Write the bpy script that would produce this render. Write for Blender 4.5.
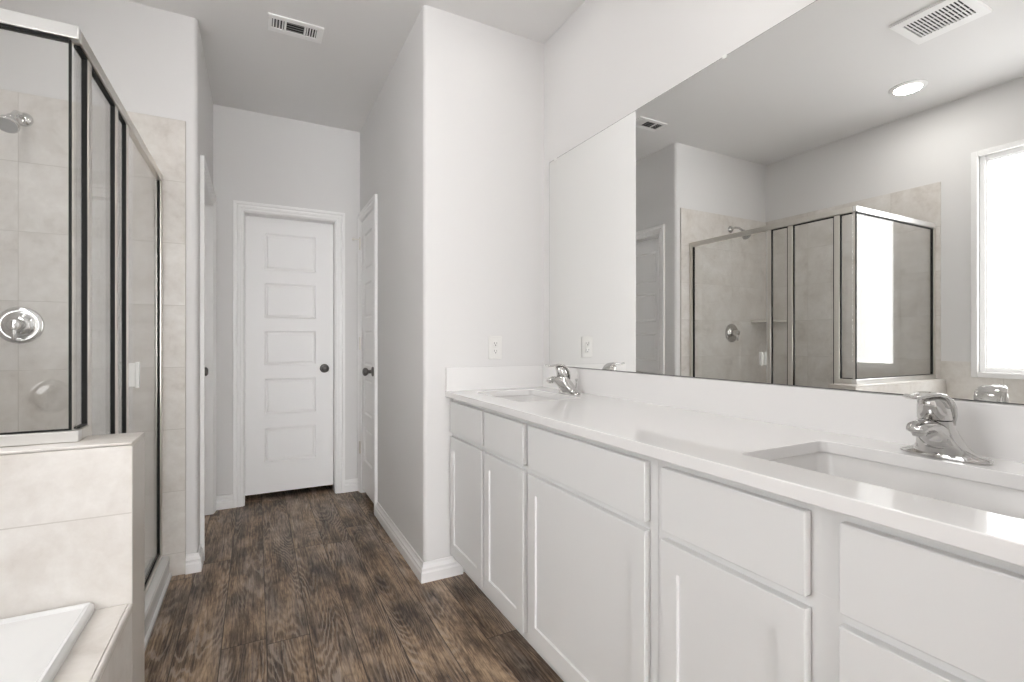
import bpy, bmesh, math
from math import pi, sin, cos, radians
from mathutils import Vector

for o in list(bpy.data.objects):
    bpy.data.objects.remove(o, do_unlink=True)
SC = bpy.context.scene
COL = SC.collection

# ------------------------------------------------------------------ camera
cam = bpy.data.cameras.new('camera')
cam.sensor_fit = 'HORIZONTAL'
cam.sensor_width = 36.0
cam.lens = 488.8 / 1024 * 36.0
cam.clip_start = 0.02
cam_o = bpy.data.objects.new('camera', cam)
COL.objects.link(cam_o)
cam_o.location = (0, 0, 1.1424)
cam_o.rotation_euler = (radians(90), 0, -0.4823)
SC.camera = cam_o

# ------------------------------------------------------------------ world, exposure
world = bpy.data.worlds.new('World')
SC.world = world
world.use_nodes = True
bg = world.node_tree.nodes['Background']
bg.inputs['Color'].default_value = (0.985, 0.99, 1.0, 1)
bg.inputs['Strength'].default_value = 13.4  # strong fill that enters by the opening added in the back wall
SC.view_settings.view_transform = 'Standard'
SC.view_settings.look = 'None'
SC.view_settings.gamma = 1.0
SC.view_settings.use_curve_mapping = False
SC.view_settings.exposure = 0.04
SC.cycles.transparent_max_bounces = 24
SC.cycles.glossy_bounces = 6
SC.cycles.diffuse_bounces = 6

WINDOW_GLOW = 4.8        # frosted daylight window
LAMP_GLOW = 4.0         # lens of a ceiling downlight
LAMP_WATTS = 4.0

# ------------------------------------------------------------------ room measures (metres)
H = 2.743
YC, YF, YW = 2.2517, 3.8625, 2.8751     # outlet wall, far wall, shower valve wall
XR, XV, XL, XS = 0.7058, 1.3735, -0.2568, -1.3745   # closet wall, vanity wall, hall left wall, window wall
YE = 0.22                                # wall at the foot of the tub
YB = -6.0                                # back of the room, set far off to even out the fill light
XM = 1.368                                # mirror face
TD = 0.476                               # tub deck height
YH0, YH1, XH, ZH = 1.553, 1.705, -0.279, 0.886   # shower half wall
XD, YP = -0.413, 1.624                   # shower door plane, shower panel plane

# ------------------------------------------------------------------ materials
def new_mat(name):
    m = bpy.data.materials.new(name)
    m.use_nodes = True
    nt = m.node_tree
    return m, nt, nt.nodes['Principled BSDF']

def plain(name, col, rough=0.5, metal=0.0, spec=0.5, bump=0.0, bscale=200.0, coat=0.0):
    m, nt, p = new_mat(name)
    p.inputs['Base Color'].default_value = (*col, 1)
    p.inputs['Roughness'].default_value = rough
    p.inputs['Metallic'].default_value = metal
    p.inputs['Specular IOR Level'].default_value = spec
    p.inputs['Coat Weight'].default_value = coat
    if bump:
        tc = nt.nodes.new('ShaderNodeTexCoord')
        n = nt.nodes.new('ShaderNodeTexNoise')
        n.inputs['Scale'].default_value = bscale
        n.inputs['Detail'].default_value = 3
        b = nt.nodes.new('ShaderNodeBump')
        b.inputs['Strength'].default_value = bump
        b.inputs['Distance'].default_value = 0.002
        nt.links.new(tc.outputs['Object'], n.inputs['Vector'])
        nt.links.new(n.outputs['Fac'], b.inputs['Height'])
        nt.links.new(b.outputs['Normal'], p.inputs['Normal'])
    return m

class G:
    """small node-graph writer"""
    def __init__(s, nt): s.nt = nt
    def node(s, t, **kw):
        n = s.nt.nodes.new(t)
        for k, v in kw.items(): setattr(n, k, v)
        return n
    def put(s, sock, v):
        if isinstance(v, bpy.types.NodeSocket): s.nt.links.new(v, sock)
        else: sock.default_value = v
    def m(s, op, a, b=0.0, c=0.0):
        n = s.node('ShaderNodeMath', operation=op)
        s.put(n.inputs[0], a); s.put(n.inputs[1], b); s.put(n.inputs[2], c)
        return n.outputs[0]
    def xyz(s, x, y, z=0.0):
        n = s.node('ShaderNodeCombineXYZ')
        for i, v in enumerate((x, y, z)): s.put(n.inputs[i], v)
        return n.outputs[0]
    def noise(s, vec, scale, detail=4, rough=0.5, dist=0.0):
        n = s.node('ShaderNodeTexNoise')
        s.put(n.inputs['Vector'], vec)
        n.inputs['Scale'].default_value = scale
        n.inputs['Detail'].default_value = detail
        n.inputs['Roughness'].default_value = rough
        n.inputs['Distortion'].default_value = dist
        return n.outputs['Fac']
    def white(s, vec):
        n = s.node('ShaderNodeTexWhiteNoise', noise_dimensions='3D')
        s.put(n.inputs['Vector'], vec)
        return n.outputs['Value']
    def ramp(s, f, stops):
        n = s.node('ShaderNodeValToRGB')
        e = n.color_ramp.elements
        while len(e) < len(stops): e.new(0.5)
        for el, (p, c) in zip(e, stops):
            el.position = p; el.color = (*c, 1)
        s.put(n.inputs[0], f)
        return n.outputs[0]
    def mix(s, f, a, b, mode='MIX'):
        n = s.node('ShaderNodeMix', data_type='RGBA', blend_type=mode)
        s.put(n.inputs[0], f)
        s.put(n.inputs[6], a if isinstance(a, bpy.types.NodeSocket) else (*a, 1))
        s.put(n.inputs[7], b if isinstance(b, bpy.types.NodeSocket) else (*b, 1))
        return n.outputs[2]
    def obj(s):
        t = s.node('ShaderNodeTexCoord')
        sp = s.node('ShaderNodeSeparateXYZ')
        s.nt.links.new(t.outputs['Object'], sp.inputs[0])
        return t.outputs['Object'], sp.outputs[0], sp.outputs[1], sp.outputs[2]
    def bump(s, h, strength, dist):
        n = s.node('ShaderNodeBump')
        s.put(n.inputs['Height'], h)
        n.inputs['Strength'].default_value = strength
        n.inputs['Distance'].default_value = dist
        return n.outputs[0]

def mat_floor():
    m, nt, p = new_mat('wood_plank_floor')
    g = G(nt)
    _, x, y, z = g.obj()
    px = g.m('DIVIDE', g.m('SUBTRACT', x, 0.035), 0.150)
    ix = g.m('FLOOR', px); fx = g.m('FRACT', px)
    sh = g.white(g.xyz(ix, 3.7, 1.1))
    py = g.m('DIVIDE', g.m('ADD', g.m('SUBTRACT', y, 2.056), g.m('MULTIPLY', sh, 4.9)), 1.83)
    # the board whose butt joint the photograph shows keeps its joint at 2.056 m
    is0 = g.m('COMPARE', ix, 0.0, 0.1)
    py0 = g.m('DIVIDE', g.m('SUBTRACT', y, 2.056), 1.83)
    py = g.m('ADD', g.m('MULTIPLY', is0, py0), g.m('MULTIPLY', g.m('SUBTRACT', 1.0, is0), py))
    iy = g.m('FLOOR', py); fy = g.m('FRACT', py)
    r1 = g.white(g.xyz(ix, iy, 0.3)); r2 = g.white(g.xyz(ix, iy, 7.9))
    ox = g.m('MULTIPLY', r1, 40.0); oy = g.m('MULTIPLY', r2, 40.0)
    gx = g.m('ADD', x, ox); gy = g.m('ADD', y, oy)
    # growth-ring contours (cathedral grain)
    base = g.noise(g.xyz(g.m('MULTIPLY', gx, 6.0), g.m('MULTIPLY', gy, 0.75), r1), 1.0, 1.5, 0.4, 0.0)
    wob = g.noise(g.xyz(g.m('MULTIPLY', gx, 60.0), g.m('MULTIPLY', gy, 9.0), r2), 1.0, 3, 0.6)
    ph = g.m('ADD', g.m('MULTIPLY', base, 230.0), g.m('MULTIPLY', wob, 11.0))
    rings = g.m('MULTIPLY_ADD', g.m('SINE', ph), 0.5, 0.5)
    fine = g.noise(g.xyz(g.m('MULTIPLY', gx, 120.0), g.m('MULTIPLY', gy, 4.0), r1), 1.0, 5, 0.7)
    cloud = g.noise(g.xyz(g.m('MULTIPLY', gx, 11.0), g.m('MULTIPLY', gy, 4.0), r2), 1.0, 5, 0.62)
    tone = g.m('ADD', g.m('MULTIPLY_ADD', cloud, 1.22, -0.13), g.m('MULTIPLY', g.m('SUBTRACT', r2, 0.5), 0.10))
    tone = g.m('ADD', tone, g.m('MULTIPLY', g.m('SUBTRACT', fine, 0.5), 1.0))
    spk = g.noise(g.xyz(g.m('MULTIPLY', gx, 240.0), g.m('MULTIPLY', gy, 16.0), r2), 1.0, 3, 0.6)
    tone = g.m('ADD', tone, g.m('MULTIPLY', g.m('SUBTRACT', spk, 0.5), 0.55))
    col = g.ramp(tone, [(0.22, (0.046, 0.031, 0.023)), (0.40, (0.142, 0.096, 0.065)),
                        (0.55, (0.278, 0.193, 0.127)), (0.78, (0.50, 0.36, 0.235))])
    grey = g.ramp(tone, [(0.20, (0.060, 0.047, 0.038)), (0.5, (0.225, 0.172, 0.135)), (0.78, (0.44, 0.355, 0.285))])
    hue = g.noise(g.xyz(g.m('MULTIPLY', gx, 9.0), g.m('MULTIPLY', gy, 2.0), r1), 1.0, 2, 0.5)
    hue = g.ramp(hue, [(0.32, (0, 0, 0)), (0.55, (1, 1, 1))])
    col = g.mix(hue, grey, col)
    # pale limed pores along the rings
    lm = g.ramp(rings, [(0.60, (0, 0, 0)), (0.95, (1, 1, 1))])
    sel = g.ramp(g.noise(g.xyz(g.m('MULTIPLY', gx, 11.0), g.m('MULTIPLY', gy, 1.6), r1), 1.0, 2, 0.5), [(0.40, (0, 0, 0)), (0.62, (1, 1, 1))])
    lim = g.m('MULTIPLY', g.m('MULTIPLY', lm, sel), 0.46)
    col = g.mix(lim, col, (0.50, 0.42, 0.35))
    dk = g.ramp(rings, [(0.0, (1, 1, 1)), (0.35, (0, 0, 0))])
    col = g.mix(g.m('MULTIPLY', dk, 0.24), col, (0.03, 0.02, 0.015))
    ex = g.m('MINIMUM', fx, g.m('SUBTRACT', 1.0, fx))
    ey = g.m('MINIMUM', fy, g.m('SUBTRACT', 1.0, fy))
    seam = g.m('MAXIMUM', g.m('LESS_THAN', ex, 0.013), g.m('LESS_THAN', ey, 0.0011))
    col = g.mix(g.m('MULTIPLY', seam, 0.72), col, (0.018, 0.013, 0.010))
    g.put(p.inputs['Base Color'], col)
    p.inputs['Roughness'].default_value = 0.48
    p.inputs['Specular IOR Level'].default_value = 0.35
    hgt = g.m('SUBTRACT', g.m('MULTIPLY', fine, 0.3), seam)
    g.put(p.inputs['Normal'], g.bump(hgt, 0.35, 0.001))
    return m

def mat_tile(name, axis, u0, z0, uw=0.606, zh=0.3015, zjoint=True):
    """12 x 24 in. stone-look porcelain, stacked joints; axis = horizontal axis of the wall"""
    m, nt, p = new_mat(name)
    g = G(nt)
    o, x, y, z = g.obj()
    h = x if axis == 'x' else y
    pu = g.m('DIVIDE', g.m('SUBTRACT', h, u0), uw); pz = g.m('DIVIDE', g.m('SUBTRACT', z, z0), zh)
    iu = g.m('FLOOR', pu); iz = g.m('FLOOR', pz)
    du = g.m('MULTIPLY', g.m('ABSOLUTE', g.m('SUBTRACT', g.m('FRACT', g.m('ADD', pu, 0.5)), 0.5)), uw)
    dz = g.m('MULTIPLY', g.m('ABSOLUTE', g.m('SUBTRACT', g.m('FRACT', g.m('ADD', pz, 0.5)), 0.5)), zh)
    d = g.m('MINIMUM', du, dz) if zjoint else du
    grout = g.m('LESS_THAN', d, 0.0015)
    r = g.white(g.xyz(iu, iz, 0.5)); r2 = g.white(g.xyz(iu, iz, 4.5))
    n = g.node('ShaderNodeVectorMath', operation='ADD')
    g.put(n.inputs[0], o); g.put(n.inputs[1], g.xyz(g.m('MULTIPLY', r, 9.0), g.m('MULTIPLY', r2, 9.0), g.m('MULTIPLY', r, 5.0)))
    v = n.outputs[0]
    a = g.noise(v, 4.5, 6, 0.62, 0.6)
    b = g.noise(v, 26.0, 5, 0.65, 0.2)
    t = g.m('ADD', g.m('MULTIPLY', a, 0.7), g.m('MULTIPLY', b, 0.3))
    col = g.ramp(t, [(0.34, (0.570, 0.530, 0.486)), (0.45, (0.665, 0.629, 0.587)), (0.55, (0.720, 0.690, 0.653)), (0.65, (0.775, 0.750, 0.718))])
    col = g.mix(g.m('MULTIPLY', grout, 0.8), col, (0.54, 0.505, 0.46))
    g.put(p.inputs['Base Color'], col)
    p.inputs['Roughness'].default_value = 0.38
    g.put(p.inputs['Normal'], g.bump(g.m('SUBTRACT', g.m('MULTIPLY', b, 0.08), grout), 0.4, 0.0012))
    return m

def mat_glass():
    m = bpy.data.materials.new('clear_glass'); m.use_nodes = True
    nt = m.node_tree; nt.nodes.clear(); g = G(nt)
    out = g.node('ShaderNodeOutputMaterial')
    tr = g.node('ShaderNodeBsdfTransparent'); tr.inputs[0].default_value = (0.985, 0.988, 0.985, 1)
    gl = g.node('ShaderNodeBsdfGlossy'); gl.inputs['Roughness'].default_value = 0.0
    geo = g.node('ShaderNodeNewGeometry')
    dot = g.node('ShaderNodeVectorMath', operation='DOT_PRODUCT')
    g.put(dot.inputs[0], geo.outputs['Normal']); g.put(dot.inputs[1], geo.outputs['Incoming'])
    c = g.m('SUBTRACT', 1.0, g.m('ABSOLUTE', dot.outputs['Value']))
    fres = g.m('MULTIPLY_ADD', g.m('POWER', c, 5.0), 0.93, 0.07)   # air to glass on both faces of the sheet
    mx = g.node('ShaderNodeMixShader')
    nt.links.new(fres, mx.inputs[0])
    nt.links.new(tr.outputs[0], mx.inputs[1]); nt.links.new(gl.outputs[0], mx.inputs[2])
    nt.links.new(mx.outputs[0], out.inputs[0])
    return m

def mat_emit(name, col, strength, rough=None):
    m, nt, p = new_mat(name)
    p.inputs['Base Color'].default_value = (0.8, 0.8, 0.8, 1)
    p.inputs['Emission Color'].default_value = (*col, 1)
    p.inputs['Emission Strength'].default_value = strength
    if rough is not None: p.inputs['Roughness'].default_value = rough
    return m

M = dict(
    wall=plain('warm_grey_wall_paint', (0.745, 0.736, 0.729), 0.75, spec=0.25, bump=0.06, bscale=160),
    ceil=plain('flat_ceiling_paint', (0.80, 0.792, 0.785), 0.9, spec=0.15, bump=0.05, bscale=140),
    trim=plain('white_trim_enamel', (0.89, 0.885, 0.88), 0.35),
    door=plain('white_door_paint', (0.89, 0.885, 0.88), 0.4),
    cab=plain('white_cabinet_paint', (0.765, 0.765, 0.76), 0.38),
    quartz=plain('white_quartz', (0.82, 0.81, 0.803), 0.07, spec=0.55),
    ceramic=plain('white_vitreous_china', (0.77, 0.76, 0.75), 0.08, spec=0.55),
    acrylic=plain('white_acrylic', (0.70, 0.70, 0.695), 0.18),
    chrome=plain('polished_chrome', (0.62, 0.612, 0.60), 0.06, 1.0),
    nickel_lit=plain('satin_nickel_lit_front', (0.83, 0.825, 0.81), 0.3, 1.0),  # frame nickel made brighter for the front rails that reflect the light
    nickel=plain('satin_nickel', (0.72, 0.69, 0.64), 0.28, 1.0),
    pewter=plain('dark_pewter', (0.16, 0.155, 0.15), 0.3, 1.0),
    black=plain('black_rubber', (0.012, 0.012, 0.011), 0.5, spec=0.2),
    dark=plain('dark_duct', (0.03, 0.03, 0.03), 0.8),
    grey=plain('grey_louver_enamel', (0.36, 0.355, 0.345), 0.5),
    plate=plain('white_plastic', (0.80, 0.79, 0.77), 0.35),
    slot=plain('dark_slot', (0.05, 0.05, 0.05), 0.6),
    handle=plain('clear_white_plastic', (0.85, 0.85, 0.83), 0.2),
    shelf=plain('bone_ceramic', (0.68, 0.65, 0.59), 0.25),
    mirror=plain('silvered_mirror', (0.90, 0.905, 0.895), 0.0, 1.0),
    floor=mat_floor(), glass=mat_glass(),
    pane=mat_emit('frosted_daylit_pane', (0.985, 0.99, 1.0), WINDOW_GLOW, 0.4),
    lens=mat_emit('lit_lamp_lens', (1.0, 0.98, 0.95), LAMP_GLOW),
    tile_back=mat_tile('stone_tile_facing_the_room', 'x', -0.306, 2.2206 - 0.3015 * 8),
    tile_side=mat_tile('stone_tile_on_window_wall', 'y', 1.876, 2.2206 - 0.3015 * 8),
    tile_half=mat_tile('stone_tile_on_half_wall', 'x', XH - 0.606, 0.705 - 0.3 * 3, zh=0.30),
    tile_cap=mat_tile('stone_tile_cap', 'x', XH - 0.606, 10, zjoint=False),
    tile_deck=mat_tile('stone_tile_on_tub_deck', 'y', YH0 - 0.001, 0.457 - 0.3015 * 3),
)

# ------------------------------------------------------------------ mesh helpers
ORG = {}
class MB:
    def __init__(s): s.v = []; s.f = []
    def add(s, vs, fs):
        b = len(s.v); s.v += [Vector(q) for q in vs]; s.f += [tuple(b + i for i in f) for f in fs]; return s
    def box(s, x0, x1, y0, y1, z0, z1):
        return s.add([(x0, y0, z0), (x1, y0, z0), (x1, y1, z0), (x0, y1, z0), (x0, y0, z1), (x1, y0, z1), (x1, y1, z1), (x0, y1, z1)],
                     [(3, 2, 1, 0), (4, 5, 6, 7), (0, 1, 5, 4), (1, 2, 6, 5), (2, 3, 7, 6), (3, 0, 4, 7)])
    def loft(s, rings, closed_path=False, cap=True):
        n = len(rings[0]); vs = [q for r in rings for q in r]; fs = []
        for i in range(len(rings) - (0 if closed_path else 1)):
            a = i * n; b = ((i + 1) % len(rings)) * n
            for j in range(n):
                k = (j + 1) % n
                fs.append((a + j, a + k, b + k, b + j))
        if cap and not closed_path:
            fs.append(tuple(reversed(range(n)))); e = (len(rings) - 1) * n
            fs.append(tuple(range(e, e + n)))
        return s.add(vs, fs)
    def prism(s, poly, z0, z1):
        n = len(poly)
        return s.loft([[(x, y, z0) for x, y in poly], [(x, y, z1) for x, y in poly]])
    def lathe(s, c, axis, prof, n=32, cap=True):
        """prof: list of (radius, distance along axis)"""
        a = Vector(axis).normalized()
        u = a.orthogonal().normalized(); w = a.cross(u); c = Vector(c)
        return s.loft([[c + a * t + (u * cos(2 * pi * i / n) + w * sin(2 * pi * i / n)) * r for i in range(n)] for r, t in prof], cap=cap)
    def tube(s, pts, r, n=12):
        pts = [Vector(q) for q in pts]; rings = []
        up = None
        for i, q in enumerate(pts):
            t = (pts[min(i + 1, len(pts) - 1)] - pts[max(i - 1, 0)]).normalized()
            if up is None: up = t.orthogonal().normalized()
            up = (up - t * up.dot(t)).normalized(); w = t.cross(up)
            rr = r[i] if isinstance(r, (list, tuple)) else r
            rings.append([q + (up * cos(2 * pi * k / n) + w * sin(2 * pi * k / n)) * rr for k in range(n)])
        return s.loft(rings)
    def sweep(s, path, normal, prof):
        """profile (side, out) swept along an open mitred path; side = normal x direction"""
        nrm = Vector(normal); path = [Vector(q) for q in path]; rings = []
        ds = [(path[i + 1] - path[i]).normalized() for i in range(len(path) - 1)]
        for i, q in enumerate(path):
            d0 = ds[max(i - 1, 0)]; d1 = ds[min(i, len(ds) - 1)]
            s0, s1 = nrm.cross(d0), nrm.cross(d1)
            b = s0 + s1
            b = b / max(b.dot(s0), 1e-6)
            rings.append([q + b * a + nrm * t for a, t in prof])
        return s.loft(rings)
    def build(s, name, mat, parent=None, loc=None, smooth=None, bevel=0.0, seg=2, subsurf=0):
        off = Vector(loc) if loc is not None else (Vector(ORG[parent.name]) if parent else Vector((0, 0, 0)))
        me = bpy.data.meshes.new(name)
        me.from_pydata([q - off for q in s.v], [], s.f)
        bm = bmesh.new(); bm.from_mesh(me)
        bmesh.ops.recalc_face_normals(bm, faces=bm.faces)
        bm.to_mesh(me); bm.free()
        me.materials.append(mat)
        o = bpy.data.objects.new(name, me); COL.objects.link(o)
        if parent: o.parent = parent
        elif loc is not None: o.location = loc
        ORG[o.name] = tuple(off)
        if bevel:
            b = o.modifiers.new('edge', 'BEVEL'); b.width = bevel; b.segments = seg; b.limit_method = 'ANGLE'; b.angle_limit = radians(35)
        if subsurf:
            q = o.modifiers.new('smooth', 'SUBSURF'); q.levels = subsurf; q.render_levels = subsurf
        if smooth is not None or bevel or subsurf:
            me.polygons.foreach_set('use_smooth', [True] * len(me.polygons))
            if hasattr(me, 'set_sharp_from_angle'): me.set_sharp_from_angle(angle=radians(smooth or 35))
        return o

def thing(name, label, cat, loc, group=None):
    o = bpy.data.objects.new(name, None); COL.objects.link(o)
    o.location = loc; o.empty_display_size = 0.1
    ORG[o.name] = tuple(loc)
    o['label'] = label; o['category'] = cat
    if group: o['group'] = group
    return o
def tag(o, label, cat, group=None, kind=None):
    o['label'] = label; o['category'] = cat
    if group: o['group'] = group
    if kind: o['kind'] = kind
    return o
def struct(o, label, cat):
    return tag(o, label, cat, kind='structure')

def arc(cx, cy, r, a0, a1, n=8):
    return [(cx + r * cos(radians(a0 + (a1 - a0) * i / n)), cy + r * sin(radians(a0 + (a1 - a0) * i / n))) for i in range(n + 1)]
def round_rect(x0, x1, y0, y1, r, n=6):
    r = min(r, (x1 - x0) / 2 - 1e-4, (y1 - y0) / 2 - 1e-4)
    return arc(x1 - r, y1 - r, r, 0, 90, n) + arc(x0 + r, y1 - r, r, 90, 180, n) + arc(x0 + r, y0 + r, r, 180, 270, n) + arc(x1 - r, y0 + r, r, 270, 360, n)

# ================================================================== SETTING
T = 0.115
D1 = (-0.072, 0.526)      # far door opening x
D2 = (3.318, 3.782)       # closet door opening y (hall, right)
D3 = (3.060, 3.770)       # left hall door opening y
DT = 2.038                # door opening height

struct(MB().box(XS - 0.15, XV + 0.15, YB - 0.1, YF + 0.6, -0.1, 0.0).build('floor', M['floor']),
       'dark brown wood plank floor with pale limed grain', 'floor')
struct(MB().box(XS - 0.15, XV + 0.15, YB - 0.1, YF + 0.6, H, H + 0.1).build('ceiling', M['ceil']),
       'flat light grey painted ceiling', 'ceiling')
struct(MB().box(XV, XV + T, YB, YC + 0.02, 0, H).build('wall_vanity', M['wall']),
       'light grey wall behind the long vanity mirror', 'wall')

# closet block: wall with the outlet and the hall wall with the narrow door, rounded corner
w = MB()
RB = 0.022
w.prism([(XV + T, YC), (XV + T, YC + T), (XR + T, YC + T), (XR + T, D2[0]), (XR, D2[0])] +
        [(XR, YC + RB)] + [(XR + RB + RB * cos(radians(a)), YC + RB + RB * sin(radians(a))) for a in range(190, 271, 10)], 0, H)
w.box(XR, XR + T, D2[0], D2[1], DT, H)
w.box(XR, XR + T, D2[1], YF + 0.02, 0, H)
w.box(XR + T - 0.002, XR + T + 0.02, D2[0] - 0.05, D2[1] + 0.05, 0, H)  # unseen sheet added behind the closet door against light leaks
struct(w.build('wall_right', M['wall'], smooth=20), 'light grey wall with outlet wrapping round into the hall', 'wall')

w = MB()
w.box(XL - 0.02, D1[0], YF, YF + T, 0, H)
w.box(D1[1], XR + 0.02, YF, YF + T, 0, H)
w.box(D1[0], D1[1], YF, YF + T, DT, H)
w.box(D1[0] - 0.08, D1[1] + 0.08, YF + 0.52, YF + 0.55, 0, H)  # unseen box added behind the door so the gap below stays dark
w.box(D1[0] - 0.11, D1[0] - 0.08, YF + T - 0.002, YF + 0.55, 0, H); w.box(D1[1] + 0.08, D1[1] + 0.11, YF + T - 0.002, YF + 0.55, 0, H)
struct(w.build('wall_far', M['wall']), 'grey wall at the end of the hall around the white door', 'wall')

TL = 0.15
w = MB()
w.prism([(XS - 0.02, YW)] + [(XL - RB + RB * cos(radians(a)), YW + RB + RB * sin(radians(a))) for a in range(-90, 1, 10)] +
        [(XL, D3[0]), (XL - TL, D3[0]), (XL - TL, YW + T), (XS - 0.02, YW + T)], 0, H)
w.box(XL - TL, XL, D3[0], D3[1], DT, H)
w.box(XL - TL, XL, D3[1], YF + 0.02, 0, H)
w.box(XL - TL - 0.02, XL - TL + 0.002, D3[0] - 0.05, D3[1] + 0.05, 0, H)  # unseen sheet added behind the left door to keep outside light out
struct(w.build('wall_left_hall', M['wall'], smooth=20), 'light grey wall above the shower tile turning into the left of the hall', 'wall')

WY0, WY1, WZ0, WZ1 = 0.352, 1.398, 0.937, 2.332      # window opening
w = MB()
w.box(XS - 0.14, XS, YB, WY0, 0, H); w.box(XS - 0.14, XS, WY1, YW + 0.05, 0, H)
w.box(XS - 0.14, XS, WY0, WY1, 0, WZ0); w.box(XS - 0.14, XS, WY0, WY1, WZ1, H)
struct(w.build('wall_window', M['wall']), 'light grey wall holding the frosted window, seen in the mirror', 'wall')
struct(MB().box(XS, -0.30, YE - 0.12, YE, 0, H).build('wall_tub', M['wall']),
       'light grey wall at the foot of the tub', 'wall')
w = MB()
w.box(XS - 0.14, -1.2, YB - 0.1, YB, 0, H); w.box(1.2, XV + T, YB - 0.1, YB, 0, H); w.box(-1.2, 1.2, YB - 0.1, YB, 2.55, H)  # opening added out of view as a source of frontal fill
struct(w.build('wall_back', M['wall']), 'light grey wall with a wide opening added behind the viewer to let in fill light', 'wall')

struct(MB().box(0.79, XV + 0.01, -0.055, 0.057, 0, H).build('wall_light_block', M['wall']), 'unseen light grey wall added at the near vanity end to block back light', 'wall')  # added out of view to cut the back opening's light on the outlet wall

# shower and tub tile
TT = 0.010
struct(MB().box(XS, -0.306, YW - TT, YW, 0.0, 2.2206).build('wall_tile_shower', M['tile_back'], bevel=0.002),
       'beige stone tile on the shower wall with the valve', 'wall')
struct(MB().box(XS, XS + TT, 1.585, YW - TT, 0.0, 2.2206).build('wall_tile_side', M['tile_side'], bevel=0.002),
       'beige stone tile on the long shower wall, seen in the mirror', 'wall')
w = MB()
w.box(XS, XS + TT, YE, 1.585, 0, WZ0 - 0.028); w.box(XS, XS + TT, WY1 + 0.028, 1.585, WZ0 - 0.028, 1.008)
w.box(XS, XS + TT, YE, WY0 - 0.028, WZ0 - 0.028, 1.008)
struct(w.build('wall_tile_window', M['tile_side']), 'beige tile band under the frosted window beside the tub', 'wall')
struct(MB().box(XS + TT, -0.30, YE, YE + TT, 0, 1.008).build('wall_tile_tub', M['tile_back'], bevel=0.002),
       'beige tile band on the wall at the foot of the tub', 'wall')
hw = struct(MB().box(XS + TT, XH, YH0, YH1, 0, ZH - 0.009).build('wall_shower_half', M['tile_half'], bevel=0.0015),
            'pale beige tiled half wall between tub and shower', 'wall')
c = MB().box(XS + TT, XH + 0.001, YH0 - 0.001, YH1 + 0.003, ZH - 0.008, ZH).build('cap', M['tile_cap'], hw, bevel=0.003)

# baseboards
BP = [(0, 0), (0.017, 0), (0.017, 0.044), (0.0115, 0.051), (0.0115, 0.057), (0.0145, 0.0595), (0.0145, 0.066), (0.0095, 0.071), (0.0055, 0.080), (0.0055, 0.092), (0, 0.092)]
def baseboard(name, path, label):
    o = MB().sweep([(x, y, 0) for x, y in path], (0, 0, 1), BP).build(name, M['trim'])
    return struct(o, label, 'baseboard')
baseboard('baseboard_right', [(0.90, YC), (XR, YC), (XR, D2[0] - 0.072)], 'white baseboard wrapping the corner beside the vanity')
# (path runs so that its left side faces the room)
baseboard('baseboard_far', [(XR, YF), (D1[1] + 0.066, YF)], 'white baseboard between far door and closet door')
baseboard('baseboard_end', [(D1[0] - 0.066, YF), (XL, YF)], 'white baseboard left of the far hall door')
baseboard('baseboard_left', [(XL, D3[0] - 0.072), (XL, YW), (-0.306, YW)], 'white baseboard on the wall end beside the shower curb')

# door casings, doors
CP = [(0.004, 0), (0.004, 0.007), (0.010, 0.0105), (0.022, 0.0105), (0.0245, 0.0145), (0.036, 0.0155), (0.043, 0.0125), (0.048, 0.0125), (0.051, 0.0185), (0.066, 0.0195), (0.068, 0.018), (0.068, 0)]
def flip(p): return [(-a, b) for a, b in p]

def panel_slab(width, height, rects, thick=0.035):
    """slab in local (u, v, out): front face at out = 0 with sunk, raised-field panels; back at -thick"""
    vs, fs = [], []
    def V(u, v, o): vs.append((u, v, o)); return len(vs) - 1
    def quad(u0, u1, v0, v1):
        if u1 - u0 > 1e-5 and v1 - v0 > 1e-5:
            fs.append((V(u0, v0, 0), V(u1, v0, 0), V(u1, v1, 0), V(u0, v1, 0)))
    rects = sorted(rects, key=lambda r: r[2])
    u0, u1 = rects[0][0], rects[0][1]
    quad(0, u0, 0, height); quad(u1, width, 0, height)
    prev = 0
    for r in rects:
        quad(u0, u1, prev, r[2]); prev = r[3]
        loops = []
        for ins, dep in ((0, 0), (0.003, -0.004), (0.010, -0.0085), (0.017, -0.0085), (0.024, -0.004)):
            loops.append([V(r[0] + ins, r[2] + ins, dep), V(r[1] - ins, r[2] + ins, dep), V(r[1] - ins, r[3] - ins, dep), V(r[0] + ins, r[3] - ins, dep)])
        for a, b in zip(loops, loops[1:]):
            for k in range(4):
                fs.append((a[k], a[(k + 1) % 4], b[(k + 1) % 4], b[k]))
        fs.append(tuple(loops[-1]))
    quad(u0, u1, prev, height)
    a = [V(0, 0, 0), V(width, 0, 0), V(width, height, 0), V(0, height, 0)]
    b = [V(0, 0, -thick), V(width, 0, -thick), V(width, height, -thick), V(0, height, -thick)]
    fs.append((b[3], b[2], b[1], b[0]))
    for k in range(4): fs.append((b[k], b[(k + 1) % 4], a[(k + 1) % 4], a[k]))
    return vs, fs

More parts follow.
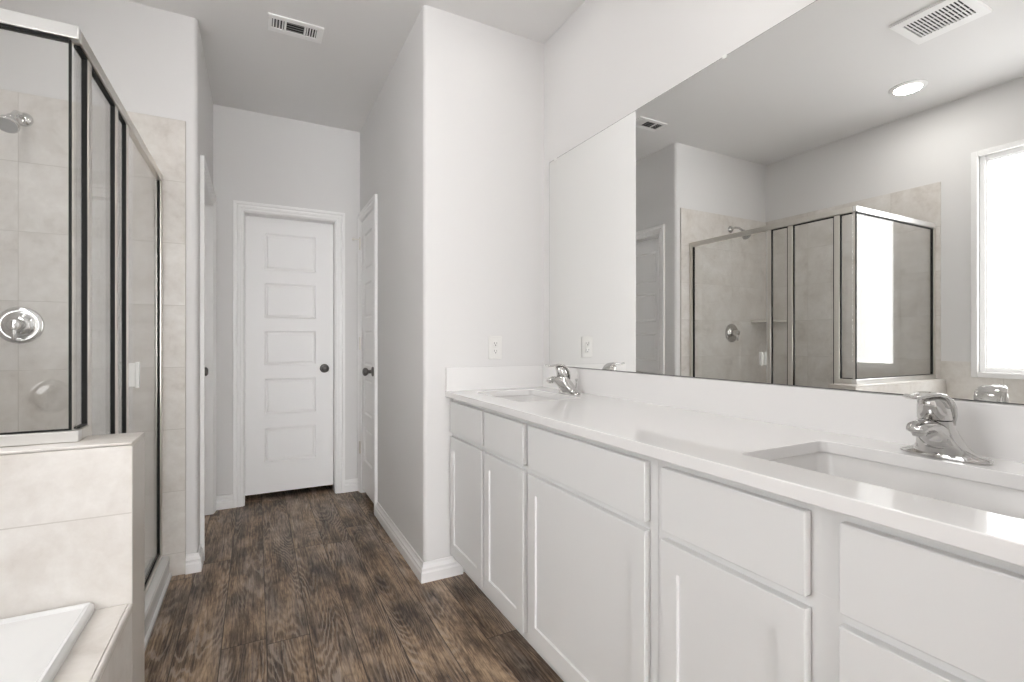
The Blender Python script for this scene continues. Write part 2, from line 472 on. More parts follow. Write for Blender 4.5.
PANELS_Z = [(0.264, 0.511), (0.610, 0.868), (0.966, 1.215), (1.308, 1.561), (1.655, 1.921)]
def door(name, label, org, U, N, width, knob_u, knob_z, inset, jamb_depth, hinge_u=None, stile=0.118, stop=False):
    """org: foot of the opening on the wall face (left jamb seen from the room), U along the wall, N into the room"""
    org, U, N = Vector(org), Vector(U), Vector(N); Z = Vector((0, 0, 1))
    base = org + U * (width / 2) - N * inset; base.z = 0.03
    P = lambda u, v, o: org + U * u + Z * v + N * o
    FG = 0.044
    vs, fs = panel_slab(width - 0.006, DT - FG - 0.004, [(stile, width - 0.006 - stile, a - FG, b - FG) for a, b in PANELS_Z])
    mb = MB().add([P(0.003 + u, FG + v, o - inset) for u, v, o in vs], fs)
    d = mb.build(name, M['door'], loc=base)
    struct(d, label, 'door')
    cs = MB()
    path = [P(0, 0, 0), P(0, DT, 0), P(width, DT, 0), P(width, 0, 0)]
    side = N.cross(Z).dot(U)          # +1 if N x up points along +U
    cs.sweep(path, N, CP if side < 0 else flip(CP))
    cs.build('casing', M['trim'], d)
    j = MB()
    def bx(u0, u1, v0, v1, o0, o1):
        j.add([P(u, v, o) for o in (o0, o1) for v in (v0, v1) for u in (u0, u1)],
              [(0, 1, 3, 2), (4, 6, 7, 5), (0, 4, 5, 1), (2, 3, 7, 6), (0, 2, 6, 4), (1, 5, 7, 3)])
    e = 0.0005
    bx(-0.001, 0.002, 0.001, DT - e, -jamb_depth, 0.006); bx(width - 0.002, width + 0.001, 0.001, DT - e, -jamb_depth, 0.006)
    bx(0.0, width, DT - 0.003, DT, -jamb_depth, 0.006)
    j.build('jamb', M['trim'], d)
    k = MB()
    kc = P(knob_u, knob_z, -inset)
    k.lathe(kc, N, [(0.001, 0), (0.033, 0), (0.033, 0.004), (0.028, 0.009), (0.013, 0.012), (0.0115, 0.028), (0.016, 0.034), (0.0255, 0.042), (0.0285, 0.052), (0.026, 0.062), (0.017, 0.068), (0.001, 0.0695)], 28, cap=False)
    tag_part = k.build('door_knob', M['pewter'], d, smooth=50)
    tag_part['label'] = 'dark pewter round knob'
    if hinge_u is not None:
        for hz in (0.30, 1.08, 1.83):
            hb = MB().lathe(P(hinge_u, hz, 0.012 - inset), Z, [(0.0065, 0), (0.0065, 0.088)], 12)
            hb.lathe(P(hinge_u, hz - 0.004, 0.012 - inset), Z, [(0.004, 0), (0.005, 0.096)], 12)
            hb.build('hinge', M['nickel'], d, smooth=40)
    if stop:
        s_ = MB().tube([P(hinge_u, 1.905, 0.012), P(hinge_u - 0.003, 1.905, 0.03), P(hinge_u - 0.006, 1.905, 0.062)], 0.0045, 10)
        s_.lathe(P(hinge_u - 0.006, 1.905, 0.058), N, [(0.010, 0), (0.010, 0.012)], 14)
        s_.build('door_stop', M['nickel'], d, smooth=40)
    return d

door('door_1', 'white five-panel door closing the end of the hall', (D1[0], YF, 0), (1, 0, 0), (0, -1, 0), D1[1] - D1[0], D1[1] - D1[0] - 0.066, 0.935, 0.090, 0.125, stile=0.123)
door('door_2', 'narrow white closet door on the right side of the hall', (XR, D2[1], 0), (0, -1, 0), (-1, 0, 0), D2[1] - D2[0], D2[1] - D2[0] - 0.058, 0.935, -0.002, 0.10, hinge_u=-0.004, stile=0.10, stop=True)
door('door_3', 'white five-panel door on the left side of the hall', (XL, D3[0], 0), (0, 1, 0), (1, 0, 0), D3[1] - D3[0], D3[1] - D3[0] - 0.066, 0.945, 0.085, 0.148)

# window (frosted, daylit)
win = struct(MB().box(XS - 0.058, XS - 0.052, WY0 + 0.029, WY1 - 0.029, WZ0 + 0.029, WZ1 - 0.029).build('window_1', M['pane'], loc=(XS - 0.055, 0.875, WZ0)),
             'tall frosted window glowing with daylight, seen in the mirror', 'window')
def rect_frame(mb, y0, y1, z0, z1, wd, x0, x1):
    mb.box(x0, x1, y0, y0 + wd, z0, z1); mb.box(x0, x1, y1 - wd, y1, z0, z1)
    mb.box(x0, x1, y0 + wd, y1 - wd, z0, z0 + wd); mb.box(x0, x1, y0 + wd, y1 - wd, z1 - wd, z1)
    return mb
rect_frame(MB(), WY0 + 0.001, WY1 - 0.001, WZ0 + 0.001, WZ1 - 0.001, 0.030, XS - 0.075, XS - 0.028).build('window_frame', M['trim'], win, bevel=0.003)
rect_frame(MB(), WY0 + 0.030, WY1 - 0.030, WZ0 + 0.030, WZ1 - 0.030, 0.009, XS - 0.052, XS - 0.040).build('glazing_bead', M['trim'], win)
rect_frame(MB(), WY0 - 0.027, WY1 + 0.027, WZ0 - 0.027, WZ1 + 0.027, 0.034, XS - 0.001, XS + 0.017).build('casing', M['trim'], win, bevel=0.004)

# ================================================================== VANITY
XF, XB = 0.832, 0.852            # door faces, face frame
CZ = 0.872                        # underside of the worktop
def slab_front(y0, y1, z0, z1):   # flat drawer front
    return MB().box(XF, XB - 0.0005, y0, y1, z0, z1)
def shaker(y0, y1, z0, z1, st=0.048, rl=0.062):
    """frame-and-panel door facing -x"""
    vs, fs = [], []
    loops = []
    for (a, b, x) in ((0, 0, XB - 0.0005), (0, 0, XF + 0.0015), (0.0015, 0.0015, XF), (st, rl, XF), (st + 0.002, rl + 0.002, XF + 0.006)):
        i = len(vs)
        vs += [(x, y0 + a, z0 + b), (x, y1 - a, z0 + b), (x, y1 - a, z1 - b), (x, y0 + a, z1 - b)]
        loops.append((i, i + 1, i + 2, i + 3))
    fs.append(tuple(reversed(loops[0])))
    for p, q in zip(loops, loops[1:]):
        for k in range(4): fs.append((p[k], p[(k + 1) % 4], q[(k + 1) % 4], q[k]))
    fs.append(loops[-1])
    return MB().add(vs, fs)

def cabinet(label, y0, y1, bays, left_stile=0.02, toe=True):
    base = thing('vanity_cabinet', label, 'cabinet', ((XB + XV) / 2, (y0 + y1) / 2, 0), 'white vanity cabinets')
    b = MB()
    e = 0.0004
    # carcass: side panels, bottom, back, and a face frame with openings
    b.box(XB + 0.018, XV - 0.004, y0 + e, y0 + 0.016, 0.105, CZ - 0.001); b.box(XB + 0.018, XV - 0.004, y1 - 0.016, y1 - e, 0.105, CZ - 0.001)
    b.box(XB + 0.018, XV - 0.004, y0 + 0.016, y1 - 0.016, 0.105, 0.121); b.box(XV - 0.012, XV - 0.004, y0 + 0.016, y1 - 0.016, 0.121, CZ - 0.001)
    b.build('carcass', M['cab'], base)
    f = MB()
    f.box(XB, XB + 0.018, y0 + e, y1 - e, 0.845, CZ - 0.001); f.box(XB, XB + 0.018, y0 + e, y1 - e, 0.672, 0.712); f.box(XB, XB + 0.018, y0 + e, y1 - e, 0.105, 0.125)
    edges = [y0 + e] + [q for by in bays for q in (by[0] + 0.012, by[1] - 0.012)] + [y1 - e]
    edges.sort()
    for i in range(0, len(edges), 2):
        f.box(XB + 0.0002, XB + 0.0178, edges[i], edges[i + 1], 0.106, CZ - 0.0012)
    f.build('face_frame', M['cab'], base)
    for by in bays:
        slab_front(by[0], by[1], 0.703, 0.850).build('drawer_front', M['cab'], base, bevel=0.0025)
        shaker(by[0], by[1], 0.112, 0.682).build('door', M['cab'], base)
    if toe:
        MB().box(XB + 0.062, XB + 0.075, y0 + e, y1 - e, 0.0, 0.1045).build('toe_kick', M['cab'], base)
    return base
cabinet('white sink cabinet with two narrow doors, against the outlet wall', 1.489, YC - 0.003, [(1.863, 2.236), (1.507, 1.840)])
cabinet('white middle cabinet with one wide shaker door between the sinks', 0.872, 1.489, [(0.899, 1.472)])
cabinet('white sink cabinet nearest the viewer, under the closer sink', 0.060, 0.872, [(0.509, 0.845), (0.122, 0.454)])

# worktop with two rounded cut-outs
XCF, CT = 0.8115, 0.900
Y0C, Y1C = 0.060, YC - 0.002
SINKS = [(0.923, 1.225, 0.263, 0.707), (0.923, 1.225, 1.700, 2.130)]
bm = bmesh.new()
def loop_edges(pts):
    vs = [bm.verts.new((x, y, CT)) for x, y in pts]
    return [bm.edges.new((vs[i], vs[(i + 1) % len(vs)])) for i in range(len(vs))]
ed = loop_edges([(XCF, Y0C), (XV - 0.003, Y0C), (XV - 0.003, Y1C), (XCF, Y1C)])
for s in SINKS: ed += loop_edges(round_rect(*s, 0.018, 5))
res = bmesh.ops.triangle_fill(bm, use_beauty=True, use_dissolve=False, edges=ed)
faces = [f for f in bm.faces]
ext = bmesh.ops.extrude_face_region(bm, geom=faces)
bmesh.ops.translate(bm, verts=[q for q in ext['geom'] if isinstance(q, bmesh.types.BMVert)], vec=(0, 0, -(CT - CZ)))
bmesh.ops.recalc_face_normals(bm, faces=bm.faces)
wt = thing('worktop', 'long white quartz vanity worktop with two sink cut-outs', 'worktop', (1.09, 1.15, CT - 0.028))
tmp = MB(); bm.verts.ensure_lookup_table()
for i, q in enumerate(bm.verts): q.index = i
tmp.add([q.co.copy() for q in bm.verts], [tuple(q.index for q in f.verts) for f in bm.faces]); bm.free()
tmp.build('slab', M['quartz'], wt, bevel=0.002, smooth=30)
MB().box(XV - 0.0225, XV - 0.003, Y0C, Y1C - 0.0215, CT - 0.001, 1.0125).build('backsplash', M['quartz'], wt, bevel=0.001)
MB().box(XCF + 0.001, XV - 0.003, Y1C - 0.021, Y1C - 0.0005, CT - 0.001, 1.0135).build('side_splash', M['quartz'], wt, bevel=0.001)

def sink(label, r):
    x0, x1, y0, y1 = r
    o = thing('undermount_sink', label, 'sink', ((x0 + x1) / 2, (y0 + y1) / 2, 0.735), 'undermount sinks')
    R = lambda g, rad, z: [(x, y, z) for x, y in round_rect(x0 - g, x1 + g, y0 - g, y1 + g, rad, 6)]
    b = MB()
    z = CZ - 0.001
    b.loft([R(0.028, 0.03, z - 0.012), R(0.028, 0.03, z), R(0.006, 0.024, z), R(0.004, 0.026, z - 0.006), R(-0.006, 0.032, z - 0.05), R(-0.016, 0.045, z - 0.105),
            R(-0.035, 0.055, z - 0.124), R(-0.075, 0.05, z - 0.130), R(-0.075, 0.05, z - 0.145), R(-0.02, 0.06, z - 0.138), R(0.004, 0.04, z - 0.06), R(0.010, 0.03, z - 0.012)], cap=False)
    # basin floor and underside
    b.add(R(-0.075, 0.05, z - 0.130), [tuple(range(28))]); b.add(R(-0.075, 0.05, z - 0.145), [tuple(range(28))])
    b.build('bowl', M['ceramic'], o, smooth=50)
    MB().lathe(((x0 + x1) / 2 + 0.02, (y0 + y1) / 2, z - 0.1298), (0, 0, 1), [(0.001, 0.0), (0.0, 0.0006), (0.021, 0.001), (0.023, 0.003), (0.030, 0.004), (0.031, 0.0)], 28, cap=False).build('drain', M['chrome'], o, smooth=50)
    return o
sink('white rectangular undermount sink nearest the viewer', SINKS[0])
sink('white rectangular undermount sink at the far end beside the outlet wall', SINKS[1])

def faucet(label, x, y, turn=0.0):
    o = thing('faucet', label, 'faucet', (x, y, CT), 'chrome vanity faucets')
    z0 = CT + 0.0008
    n = 28
    def ell(cx, cz, a, b, p=2.0):       # a along y, b along x
        r = []
        for i in range(n):
            t = 2 * pi * i / n; ct, st = cos(t), sin(t)
            r.append((x + cx + b * math.copysign(abs(st) ** (2 / p), st), y + a * math.copysign(abs(ct) ** (2 / p), ct), z0 + cz))
        return r
    MB().loft([ell(0, 0, 0.076, 0.026, 2.4), ell(0, 0.004, 0.077, 0.027, 2.4), ell(0, 0.008, 0.075, 0.025, 2.3), ell(-0.001, 0.012, 0.060, 0.027, 2.1),
               ell(-0.004, 0.018, 0.0495, 0.031, 2.2), ell(-0.012, 0.028, 0.0405, 0.036, 2.3), ell(-0.021, 0.042, 0.0355, 0.038, 2.3), ell(-0.030, 0.058, 0.0318, 0.035, 2.2), ell(-0.037, 0.072, 0.0292, 0.028), ell(-0.039, 0.080, 0.0280, 0.025)]).build('base', M['chrome'], o, smooth=60)
    def sec(path):
        rings = []
        for i, (px, pz, w, t) in enumerate(path):
            a = path[max(i - 1, 0)]; b = path[min(i + 1, len(path) - 1)]
            tx, tz = b[0] - a[0], b[1] - a[1]; L = math.hypot(tx, tz); nx, nz = -tz / L, tx / L
            ring = []
            for k in range(n):
                q = 2 * pi * k / n; cu, su = cos(q), sin(q)
                cu = math.copysign(abs(cu) ** 0.8, cu); su = math.copysign(abs(su) ** 0.8, su)
                ring.append((x + px + nx * t * su, y + w * cu, z0 + pz + nz * t * su))
            rings.append(ring)
        return rings
    sp = MB().loft(sec([(-0.010, 0.036, 0.026, 0.020), (-0.030, 0.045, 0.0305, 0.026), (-0.050, 0.058, 0.0275, 0.0205), (-0.070, 0.0665, 0.0245, 0.0160),
                        (-0.090, 0.071, 0.021, 0.0120), (-0.108, 0.0695, 0.0195, 0.0105), (-0.118, 0.067, 0.016, 0.0075), (-0.122, 0.0655, 0.010, 0.004)]))
    sp = sp.build('spout', M['chrome'], o, smooth=60)
    MB().lathe((x - 0.102, y, z0 + 0.064), (0, 0, -1), [(0.013, 0), (0.013, 0.007), (0.0115, 0.009), (0.0115, 0.011), (0.001, 0.010)], 24).build('aerator', M['chrome'], sp, smooth=40)
    hd = MB().loft([ell(-0.039, 0.0815, 0.0270, 0.024), ell(-0.039, 0.083, 0.0288, 0.026), ell(-0.042, 0.096, 0.0280, 0.0262), ell(-0.046, 0.110, 0.0262, 0.0255), ell(-0.051, 0.121, 0.0225, 0.023), ell(-0.054, 0.127, 0.015, 0.015)])
    def turned(rings):                   # the lever swung a little about the upright axis
        c, q = cos(turn), sin(turn); px = x - 0.040
        return [[(px + (a - px) * c - (b - y) * q, y + (a - px) * q + (b - y) * c, d) for a, b, d in r] for r in rings]
    hd.loft(turned(sec([(-0.009, 0.068, 0.020, 0.0035), (-0.0125, 0.088, 0.0255, 0.0045), (-0.018, 0.106, 0.0275, 0.0060), (-0.029, 0.1210, 0.0275, 0.0065), (-0.044, 0.1305, 0.0260, 0.0060), (-0.060, 0.1335, 0.0225, 0.0050),
                 (-0.079, 0.1318, 0.0185, 0.0042), (-0.096, 0.1290, 0.0150, 0.0036), (-0.114, 0.1290, 0.0120, 0.0036), (-0.124, 0.1320, 0.0100, 0.0036), (-0.128, 0.1345, 0.0060, 0.0028)])))
    hd.build('lever', M['chrome'], o, smooth=60)
    rd = MB().tube([(x + 0.036, y, z0 + 0.018), (x + 0.039, y, z0 + 0.058)], 0.0022, 10)
    rd.lathe((x + 0.039, y, z0 + 0.056), (0, 0, 1), [(0.001, 0), (0.004, 0.001), (0.0048, 0.006), (0.003, 0.011), (0.001, 0.0115)], 14)
    rd.build('lift_rod', M['chrome'], o, smooth=50)
    return o
faucet('chrome single-lever faucet behind the nearest sink', 1.272, 0.486, radians(-7))
faucet('chrome single-lever faucet behind the sink at the far end', 1.272, 1.862)

mr = tag(MB().box(XM, XM + 0.003, 0.06, 2.189, 1.0155, 2.080).build('wall_mirror', M['mirror'], loc=(XM, 1.12, 1.0155)),
         'long frameless mirror above the white vanity worktop', 'mirror')
MB().box(XM + 0.0004, XV - 0.0004, 0.0588, 2.1908, 1.0137, 2.0816).build('backing', M['slot'], mr)
for cy in (2.128, 1.1, 0.12):
    k = MB().box(XM - 0.0035, XV - 0.0006, cy - 0.008, cy + 0.008, 2.0805, 2.084); k.box(XM - 0.0035, XM - 0.0008, cy - 0.008, cy + 0.008, 2.072, 2.0805)
    k.build('mirror_clip', M['handle'], mr)

# outlet on the end wall
ou = thing('wall_outlet', 'white duplex outlet above the side splash', 'outlet', (1.080, YC, 1.109))
MB().box(1.0425, 1.1175, YC - 0.006, YC - 0.0002, 1.0505, 1.1675).build('cover_plate', M['plate'], ou, bevel=0.003)
for zz in (1.1285, 1.0895):
    rc = MB().lathe((1.080, YC - 0.0055, zz), (0, -1, 0), [(0.0165, 0), (0.0165, 0.0028), (0.0155, 0.0035), (0.001, 0.0035)], 20).build('receptacle', M['plate'], ou, smooth=40)
    s_ = MB().box(1.0725, 1.0745, YC - 0.0095, YC - 0.0088, zz - 0.001, zz + 0.008); s_.box(1.0855, 1.0875, YC - 0.0095, YC - 0.0088, zz - 0.001, zz + 0.007)
    s_.lathe((1.080, YC - 0.0088, zz - 0.0075), (0, -1, 0), [(0.0028, 0), (0.0028, 0.0007)], 10)
    s_.build('slots', M['slot'], rc)
MB().lathe((1.080, YC - 0.0058, 1.109), (0, -1, 0), [(0.0035, 0), (0.0032, 0.0014)], 12).build('screw', M['plate'], ou)

# ================================================================== SHOWER
se = thing('shower_enclosure', 'framed glass shower enclosure with satin nickel posts', 'shower', (XD, YP, 0))
ZT0, ZT1 = 1.908, 1.943            # header rail
g0 = MB()
g0.box(XD - 0.010, XD + 0.014, YP + 0.0105, YW - TT - 0.001, ZT0, ZT1)
g0.build('side_header', M['nickel'], se, bevel=0.003)
MB().box(XS + TT + 0.001, XD + 0.014, YP - 0.014, YP + 0.010, ZT0 + 0.0002, ZT1 + 0.0002).build('front_header', M['nickel_lit'], se, bevel=0.003)
def post(y0, y1, z0, label=None):
    MB().box(XD - 0.0045, XD + 0.010, y0, y1, z0, ZT0 - 0.0005).build('post', M['nickel'], se, bevel=0.002)
CURB = 0.104
TR = CURB + 0.012
post(1.707, 1.740, TR + 0.012); post(2.000, 2.035, TR + 0.012); post(2.154, 2.182, TR + 0.012)
MB().box(XD - 0.014, XD + 0.014, 2.836, YW - TT - 0.001, CURB + 0.001, ZT0 - 0.0005).build('wall_jamb', M['nickel'], se, bevel=0.002)
MB().box(XS + TT + 0.001, XS + TT + 0.022, YP - 0.013, YP + 0.013, ZH + 0.03, ZT0 - 0.0005).build('wall_jamb', M['nickel'], se, bevel=0.002)
MB().box(XS + TT + 0.001, XD + 0.014, YP - 0.016, YP + 0.0135, ZH + 0.001, ZH + 0.0295).build('sill_track', M['nickel_lit'], se, bevel=0.003)
MB().box(XD - 0.016, XD + 0.0135, YP + 0.014, 1.7065, ZH + 0.001, ZH + 0.0293).build('sill_track', M['nickel'], se, bevel=0.003)
MB().box(XD - 0.016, XD + 0.014, 1.7075, 2.835, CURB + 0.001, TR + 0.011).build('curb_track', M['nickel'], se, bevel=0.003)

def pane_side(name, y0, y1, z0, z1, first=True, gk=0.006):
    p = MB().box(XD - 0.003, XD + 0.003, y0, y1, z0, z1).build(name, M['glass'], se)
    if True:
        f = MB()
        xa, xb = XD - 0.0042, XD + 0.0085
        if first: f.box(xa, xb, y0, y0 + gk * 0.7, z0, z1)
        f.box(xa, xb, y1 - gk, y1, z0, z1)
        f.box(xa, xb, y0 + gk * 0.7, y1 - gk, z1 - gk, z1); f.box(xa, xb, y0 + gk * 0.7, y1 - gk, z0, z0 + gk * 0.7)
        f.build('gasket', M['black'], p)
    return p
ZS = ZH + 0.030
pane_side('side_pane', YP + 0.0145, 1.7065, ZS, ZT0 - 0.001, first=False)
pane_side('side_pane', 1.7405, 1.9995, TR + 0.0115, ZT0 - 0.001)
pane_side('side_pane', 2.0355, 2.1535, TR + 0.0115, ZT0 - 0.001)
fp = MB().box(XS + TT + 0.0225, XD - 0.004, YP - 0.003, YP + 0.003, ZS, ZT0 - 0.001).build('front_pane', M['glass'], se)
f = MB()
xa, xb, za, zb = XS + TT + 0.0225, XD - 0.0035, ZS, ZT0 - 0.001
f.box(xa, xa + 0.006, YP - 0.007, YP + 0.007, za, zb); f.box(xb - 0.005, xb, YP - 0.004, YP + 0.002, za, zb)
f.box(xa + 0.006, xb - 0.005, YP - 0.007, YP + 0.007, zb - 0.005, zb); f.box(xa + 0.006, xb - 0.005, YP - 0.007, YP + 0.007, za, za + 0.003)
f.build('gasket', M['black'], fp)
# swinging door
dr = MB().box(XD - 0.003, XD + 0.003, 2.188, 2.826, TR + 0.022, ZT0 - 0.008).build('glass_door', M['glass'], se)
e_ = MB().box(XD - 0.006, XD + 0.008, 2.826, 2.8335, TR + 0.013, ZT0 - 0.004); e_.build('gasket', M['black'], dr)
e_ = MB().box(XD - 0.007, XD - 0.0035, 2.188, 2.826, TR + 0.013, TR + 0.022); e_.box(XD + 0.0035, XD + 0.007, 2.188, 2.826, TR + 0.013, TR + 0.022)
e_.build('drip_seal', M['black'], dr)
hd = MB()
for sg in (1, -1):
    hd.box(*sorted((XD + sg * 0.024, XD + sg * 0.036)), 2.202, 2.224, 0.972, 1.066)
    hd.box(*sorted((XD + sg * 0.0032, XD + sg * 0.0242)), 2.209, 2.217, 0.976, 1.062)

hd.build('handle', M['handle'], dr, bevel=0.002)
MB().box(XD - 0.007, XD + 0.007, 2.1835, 2.1879, TR + 0.022, ZT0 - 0.008).build('strike_seal', M['handle'], dr)

# shower pan with stepped curb
cp = [(-0.362, 0.0), (-0.362, 0.014), (-0.366, 0.020), (-0.371, 0.022), (-0.372, 0.062), (-0.3705, 0.066), (-0.3705, 0.094), (-0.375, 0.102), (-0.380, CURB), (-0.452, CURB), (-0.458, 0.098), (-0.470, 0.03), (-0.50, 0.022),
      (XS + TT + 0.002, 0.026), (XS + TT + 0.002, 0.0)]
pn = MB().loft([[(x, yy, z) for x, z in cp] for yy in (YH1 + 0.001, YW - TT - 0.001)]).build('shower_pan', M['acrylic'], loc=(-0.86, 2.28, 0), smooth=25)
tag(pn, 'white acrylic shower pan with a stepped curb along the floor', 'shower pan')

def valve(name, label, c, N, group):
    o = thing(name, label, 'valve', c, group)
    c = Vector(c); N = Vector(N); Z = Vector((0, 0, 1))
    MB().lathe(c + N * 0.0005, N, [(0.001, 0), (0.080, 0), (0.080, 0.003), (0.077, 0.008), (0.066, 0.011), (0.060, 0.010), (0.052, 0.010), (0.047, 0.014), (0.036, 0.019), (0.030, 0.020), (0.001, 0.020)], 48, cap=False).build('escutcheon', M['chrome'], o, smooth=40)
    MB().lathe(c + N * 0.020, N, [(0.026, 0), (0.026, 0.022), (0.024, 0.028), (0.0235, 0.046), (0.020, 0.052), (0.001, 0.054)], 32).build('hub', M['chrome'], o, smooth=40)
    p0 = c + N * 0.052
    MB().tube([p0 + Z * 0.006, p0 - Z * 0.012 + N * 0.004, p0 - Z * 0.035 + N * 0.008, p0 - Z * 0.058 + N * 0.010, p0 - Z * 0.066 + N * 0.010], [0.013, 0.0125, 0.010, 0.0085, 0.004], 14).build('lever', M['chrome'], o, smooth=60)
    return o
valve('shower_valve', 'round chrome shower valve on the tiled wall behind the glass', (-0.906, YW - TT, 1.211), (0, -1, 0), None)
valve('tub_valve', 'round chrome tub valve on the tiled end wall, mirrored in the shower glass', (-0.846, YE + TT, 0.885), (0, 1, 0), None)

sh = thing('showerhead', 'chrome shower head on a short arm high on the tiled wall', 'shower head', (-0.893, YW - TT, 2.105))
sx, sz, sy = -0.893, 2.105, YW - TT
MB().lathe((sx, sy - 0.0004, sz), (0, -1, 0), [(0.001, 0), (0.031, 0), (0.030, 0.004), (0.022, 0.013), (0.013, 0.017), (0.001, 0.017)], 28, cap=False).build('flange', M['chrome'], sh, smooth=50)
MB().tube([(sx, sy - 0.010, sz), (sx, sy - 0.045, sz + 0.006), (sx, sy - 0.085, sz - 0.004), (sx, sy - 0.115, sz - 0.028), (sx, sy - 0.128, sz - 0.042)], 0.0095, 14).build('arm', M['chrome'], sh, smooth=60)
ax = Vector((0, -0.62, -0.78)).normalized()
hc = Vector((sx, sy - 0.122, sz - 0.036))
MB().lathe(hc, ax, [(0.011, 0), (0.016, 0.006), (0.016, 0.018), (0.012, 0.022), (0.020, 0.032), (0.034, 0.048), (0.0375, 0.056), (0.0375, 0.066), (0.034, 0.069)], 32, cap=True).build('spray_head', M['chrome'], sh, smooth=50)
MB().lathe(hc + ax * 0.0692, ax, [(0.0335, 0), (0.032, 0.002), (0.001, 0.003)], 32).build('spray_face', M['grey'], sh, smooth=40)

sx0, sy0 = XS + TT + 0.0005, YW - TT - 0.0005
s_ = MB().prism([(sx0, sy0), (sx0, sy0 - 0.20)] + [(sx0 + 0.205 * sin(radians(a)) * (1 - 0.13 * sin(radians(2 * a))), sy0 - 0.205 * cos(radians(a)) * (1 - 0.13 * sin(radians(2 * a)))) for a in range(10, 90, 10)] + [(sx0 + 0.205, sy0)], 1.306, 1.325)
tag(s_.build('soap_shelf', M['shelf'], loc=(sx0 + 0.07, sy0 - 0.07, 1.306), bevel=0.004), 'small corner soap shelf between the tiled shower walls', 'shelf')

# ================================================================== TUB
td = thing('tub_deck', 'tiled ledge and apron around the white drop-in tub', 'tub deck', (-0.83, 0.89, 0))
TX0, TX1, TY0, TY1 = XS + 0.055, -0.352, YE + 0.075, YH0 - 0.0035     # tub outline
dx0, dx1, dy0, dy1 = XS + TT + 0.001, XH + 0.0008, YE + TT + 0.001, YH0 - 0.0015
b = MB()
hx0, hx1, hy0, hy1 = TX0 + 0.03, TX1 - 0.03, TY0 + 0.03, TY1 - 0.03
b.box(hx1, dx1 - 0.011, dy0, dy1, TD - 0.05, TD - 0.0005); b.box(dx0, hx0, dy0, dy1, TD - 0.05, TD - 0.0005)
b.box(hx0, hx1, dy0, hy0, TD - 0.05, TD - 0.0005); b.box(hx0, hx1, hy1, dy1, TD - 0.05, TD - 0.0005)
b.build('ledge', M['tile_cap'], td)
MB().box(dx1 - 0.011, dx1, dy0, dy1, TD - 0.012, TD).build('edge_trim', M['tile_cap'], td, bevel=0.004)
MB().box(dx1 - 0.016, dx1 - 0.001, dy0, dy1, 0, TD - 0.0125).build('apron', M['tile_deck'], td)

tb = thing('bathtub', 'white drop-in bathtub with a rounded raised rim', 'bathtub', (-0.83, 0.89, 0.05))
b = MB()
def RR(ix, iy, r, z): return [(x, y, z) for x, y in round_rect(TX0 + ix, TX1 - ix, TY0 + iy, TY1 - iy, r, 10)]
z = TD + 0.0005
b.loft([RR(0.02, 0.02, 0.01, z), RR(0.001, 0.001, 0.007, z), RR(0, 0, 0.007, z + 0.012), RR(0.002, 0.002, 0.007, z + 0.020), RR(0.007, 0.007, 0.006, z + 0.025), RR(0.014, 0.014, 0.006, z + 0.023), RR(0.018, 0.018, 0.006, z + 0.018),
        RR(0.085, 0.14, 0.24, z + 0.013), RR(0.095, 0.15, 0.24, z + 0.008), RR(0.104, 0.158, 0.24, z - 0.012), RR(0.125, 0.19, 0.23, z - 0.20), RR(0.15, 0.24, 0.20, z - 0.34), RR(0.21, 0.30, 0.15, z - 0.375),
        RR(0.21, 0.30, 0.15, z - 0.39), RR(0.14, 0.22, 0.2, z - 0.35), RR(0.115, 0.18, 0.23, z - 0.2), RR(0.09, 0.14, 0.2, z - 0.06), RR(0.05, 0.05, 0.05, z - 0.03), RR(0.035, 0.035, 0.01, z - 0.002)], cap=False)
nn = 44
b.add(RR(0.21, 0.30, 0.15, z - 0.375), [tuple(range(nn))]); b.add(RR(0.21, 0.30, 0.15, z - 0.39), [tuple(range(nn))])
b.build('shell', M['acrylic'], tb, smooth=40)

# ================================================================== CEILING FITTINGS
def downlight(label, x, y, watts=LAMP_WATTS):
    o = thing('downlight', label, 'ceiling light', (x, y, H), 'recessed ceiling lights')
    MB().lathe((x, y, H - 0.0003), (0, 0, -1), [(0.074, 0), (0.097, 0), (0.098, 0.003), (0.090, 0.008), (0.076, 0.010), (0.072, 0.006)], 48, cap=False).build('trim_ring', M['trim'], o, smooth=40)
    MB().lathe((x, y, H - 0.0004), (0, 0, -1), [(0.0735, 0), (0.0735, 0.0045), (0.050, 0.006), (0.001, 0.0065)], 48).build('lens', M['lens'], o, smooth=40)
    L = bpy.data.lights.new('lamp', 'AREA'); L.shape = 'DISK'; L.size = 0.14; L.energy = watts; L.color = (1.0, 0.98, 0.95)
    lo = bpy.data.objects.new('lamp', L); COL.objects.link(lo); lo.parent = o; lo.location = (0, 0, -0.012)
    return o
downlight('recessed round ceiling light over the tub end of the shower', -0.91, 1.575, 4.2)
downlight('recessed round ceiling light in front of the outlet wall', 0.95, 1.80, 0.5)
downlight('recessed round fill light added out of view over the nearest sink', 0.80, 0.70, 4.5)  # added fill lamp, out of view

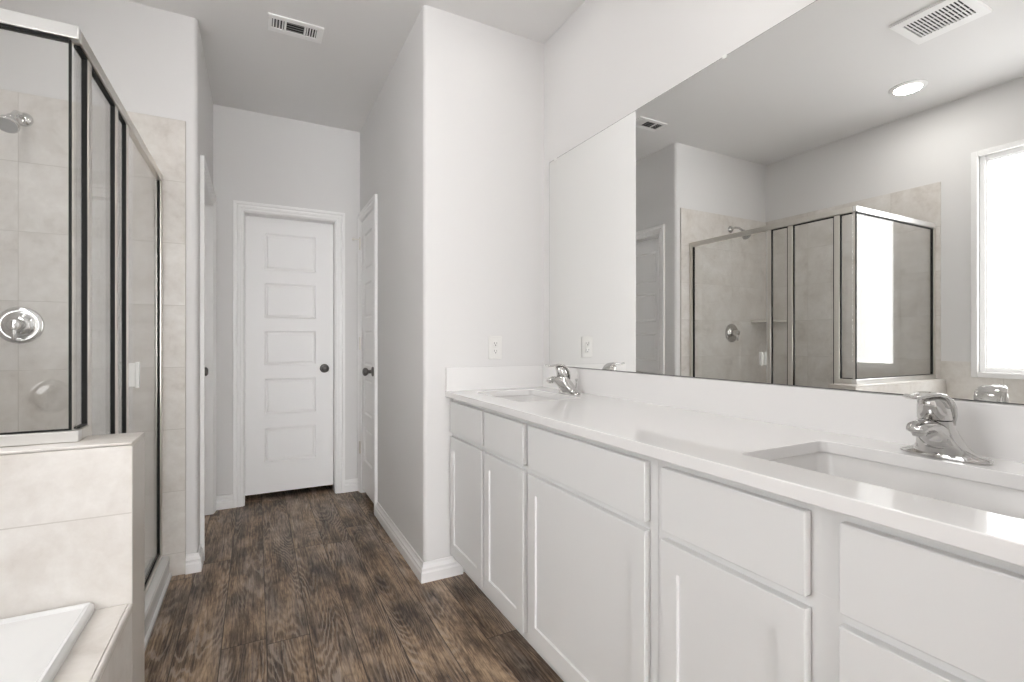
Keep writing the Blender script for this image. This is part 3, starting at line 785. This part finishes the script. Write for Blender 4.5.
# small three-way supply register in the hall mouth
v = thing('supply_vent', 'small white three-way air register on the ceiling by the hall', 'vent', (0.181, 2.725, H))
vx0, vx1, vy0, vy1 = 0.052, 0.308, 2.655, 2.797
zc = H - 0.0004
MB().box(vx0 + 0.012, vx1 - 0.012, vy0 + 0.012, vy1 - 0.012, zc - 0.002, zc).build('backing', M['dark'], v)
fr = MB()
ix0, ix1, iy0, iy1 = vx0 + 0.018, vx1 - 0.030, vy0 + 0.030, vy1 - 0.032
for a in ((vx0, vx1, vy0, iy0), (vx0, vx1, iy1, vy1), (vx0, ix0, iy0, iy1), (ix1, vx1, iy0, iy1)):
    fr.box(*a, zc - 0.008, zc - 0.0003)
s1, s2 = ix0 + 0.056, ix1 - 0.050
fr.box(s1, s1 + 0.010, iy0, iy1, zc - 0.008, zc - 0.0003); fr.box(s2 - 0.010, s2, iy0, iy1, zc - 0.008, zc - 0.0003)
fr.build('frame', M['trim'], v, bevel=0.002)
def slanted(mb, a0, a1, c, half, ax, tilt):
    # thin blade, long along ax
    t = 0.0005; dz = 0.0045
    if ax == 'y':
        q = [(c - half, a0), (c + half, a0), (c + half, a1), (c - half, a1)]
        zs = [-tilt, tilt, tilt, -tilt]
    else:
        q = [(a0, c - half), (a1, c - half), (a1, c + half), (a0, c + half)]
        zs = [-tilt, -tilt, tilt, tilt]
    vs = [(x, y, zc - 0.005 + s * 0.0025 - t) for (x, y), s in zip(q, zs)] + [(x, y, zc - 0.005 + s * 0.0025 + t) for (x, y), s in zip(q, zs)]
    mb.add(vs, [(3, 2, 1, 0), (4, 5, 6, 7), (0, 1, 5, 4), (1, 2, 6, 5), (2, 3, 7, 6), (3, 0, 4, 7)])
for side, (a, b_) in enumerate(((ix0, s1), (s2, ix1))):
    for i in range(4):
        mb = MB(); slanted(mb, iy0, iy1, a + (b_ - a) * (i + 0.5) / 4, 0.0034, 'y', 1 if side else -1)
        mb.build('louver', M['trim'], v)
for i in range(4):
    mb = MB(); slanted(mb, s1 + 0.010, s2 - 0.010, iy0 + (iy1 - iy0) * (i + 0.5) / 4, 0.0062, 'x', 1)
    mb.build('louver', M['grey'], v)

# square exhaust grille seen in the mirror
v = thing('exhaust_vent', 'square white exhaust fan grille on the ceiling, seen in the mirror', 'vent', (-0.26, 1.16, H))
ex0, ex1, ey0, ey1 = -0.408, -0.112, 1.013, 1.310
MB().box(ex0 + 0.02, ex1 - 0.02, ey0 + 0.02, ey1 - 0.02, zc - 0.003, zc).build('backing', M['dark'], v)
fr = MB()
jx0, jx1, jy0, jy1 = ex0 + 0.062, ex1 - 0.048, ey0 + 0.034, ey1 - 0.034
for a in ((ex0, ex1, ey0, jy0), (ex0, ex1, jy1, ey1), (ex0, jx0, jy0, jy1), (jx1, ex1, jy0, jy1)):
    fr.box(*a, zc - 0.014, zc - 0.0003)
for xx in (jx0 + (jx1 - jx0) / 3, jx0 + 2 * (jx1 - jx0) / 3):
    fr.box(xx - 0.0022, xx + 0.0022, jy0, jy1, zc - 0.0120, zc - 0.0106)
fr.build('frame', M['trim'], v, bevel=0.004)
NS = 17
for i in range(NS):
    yy = jy0 + (jy1 - jy0) * i / (NS - 1)
    MB().box(jx0, jx1, yy - 0.0034, yy + 0.0034, zc - 0.0138, zc - 0.0122).build('grille_bar', M['trim'], v)
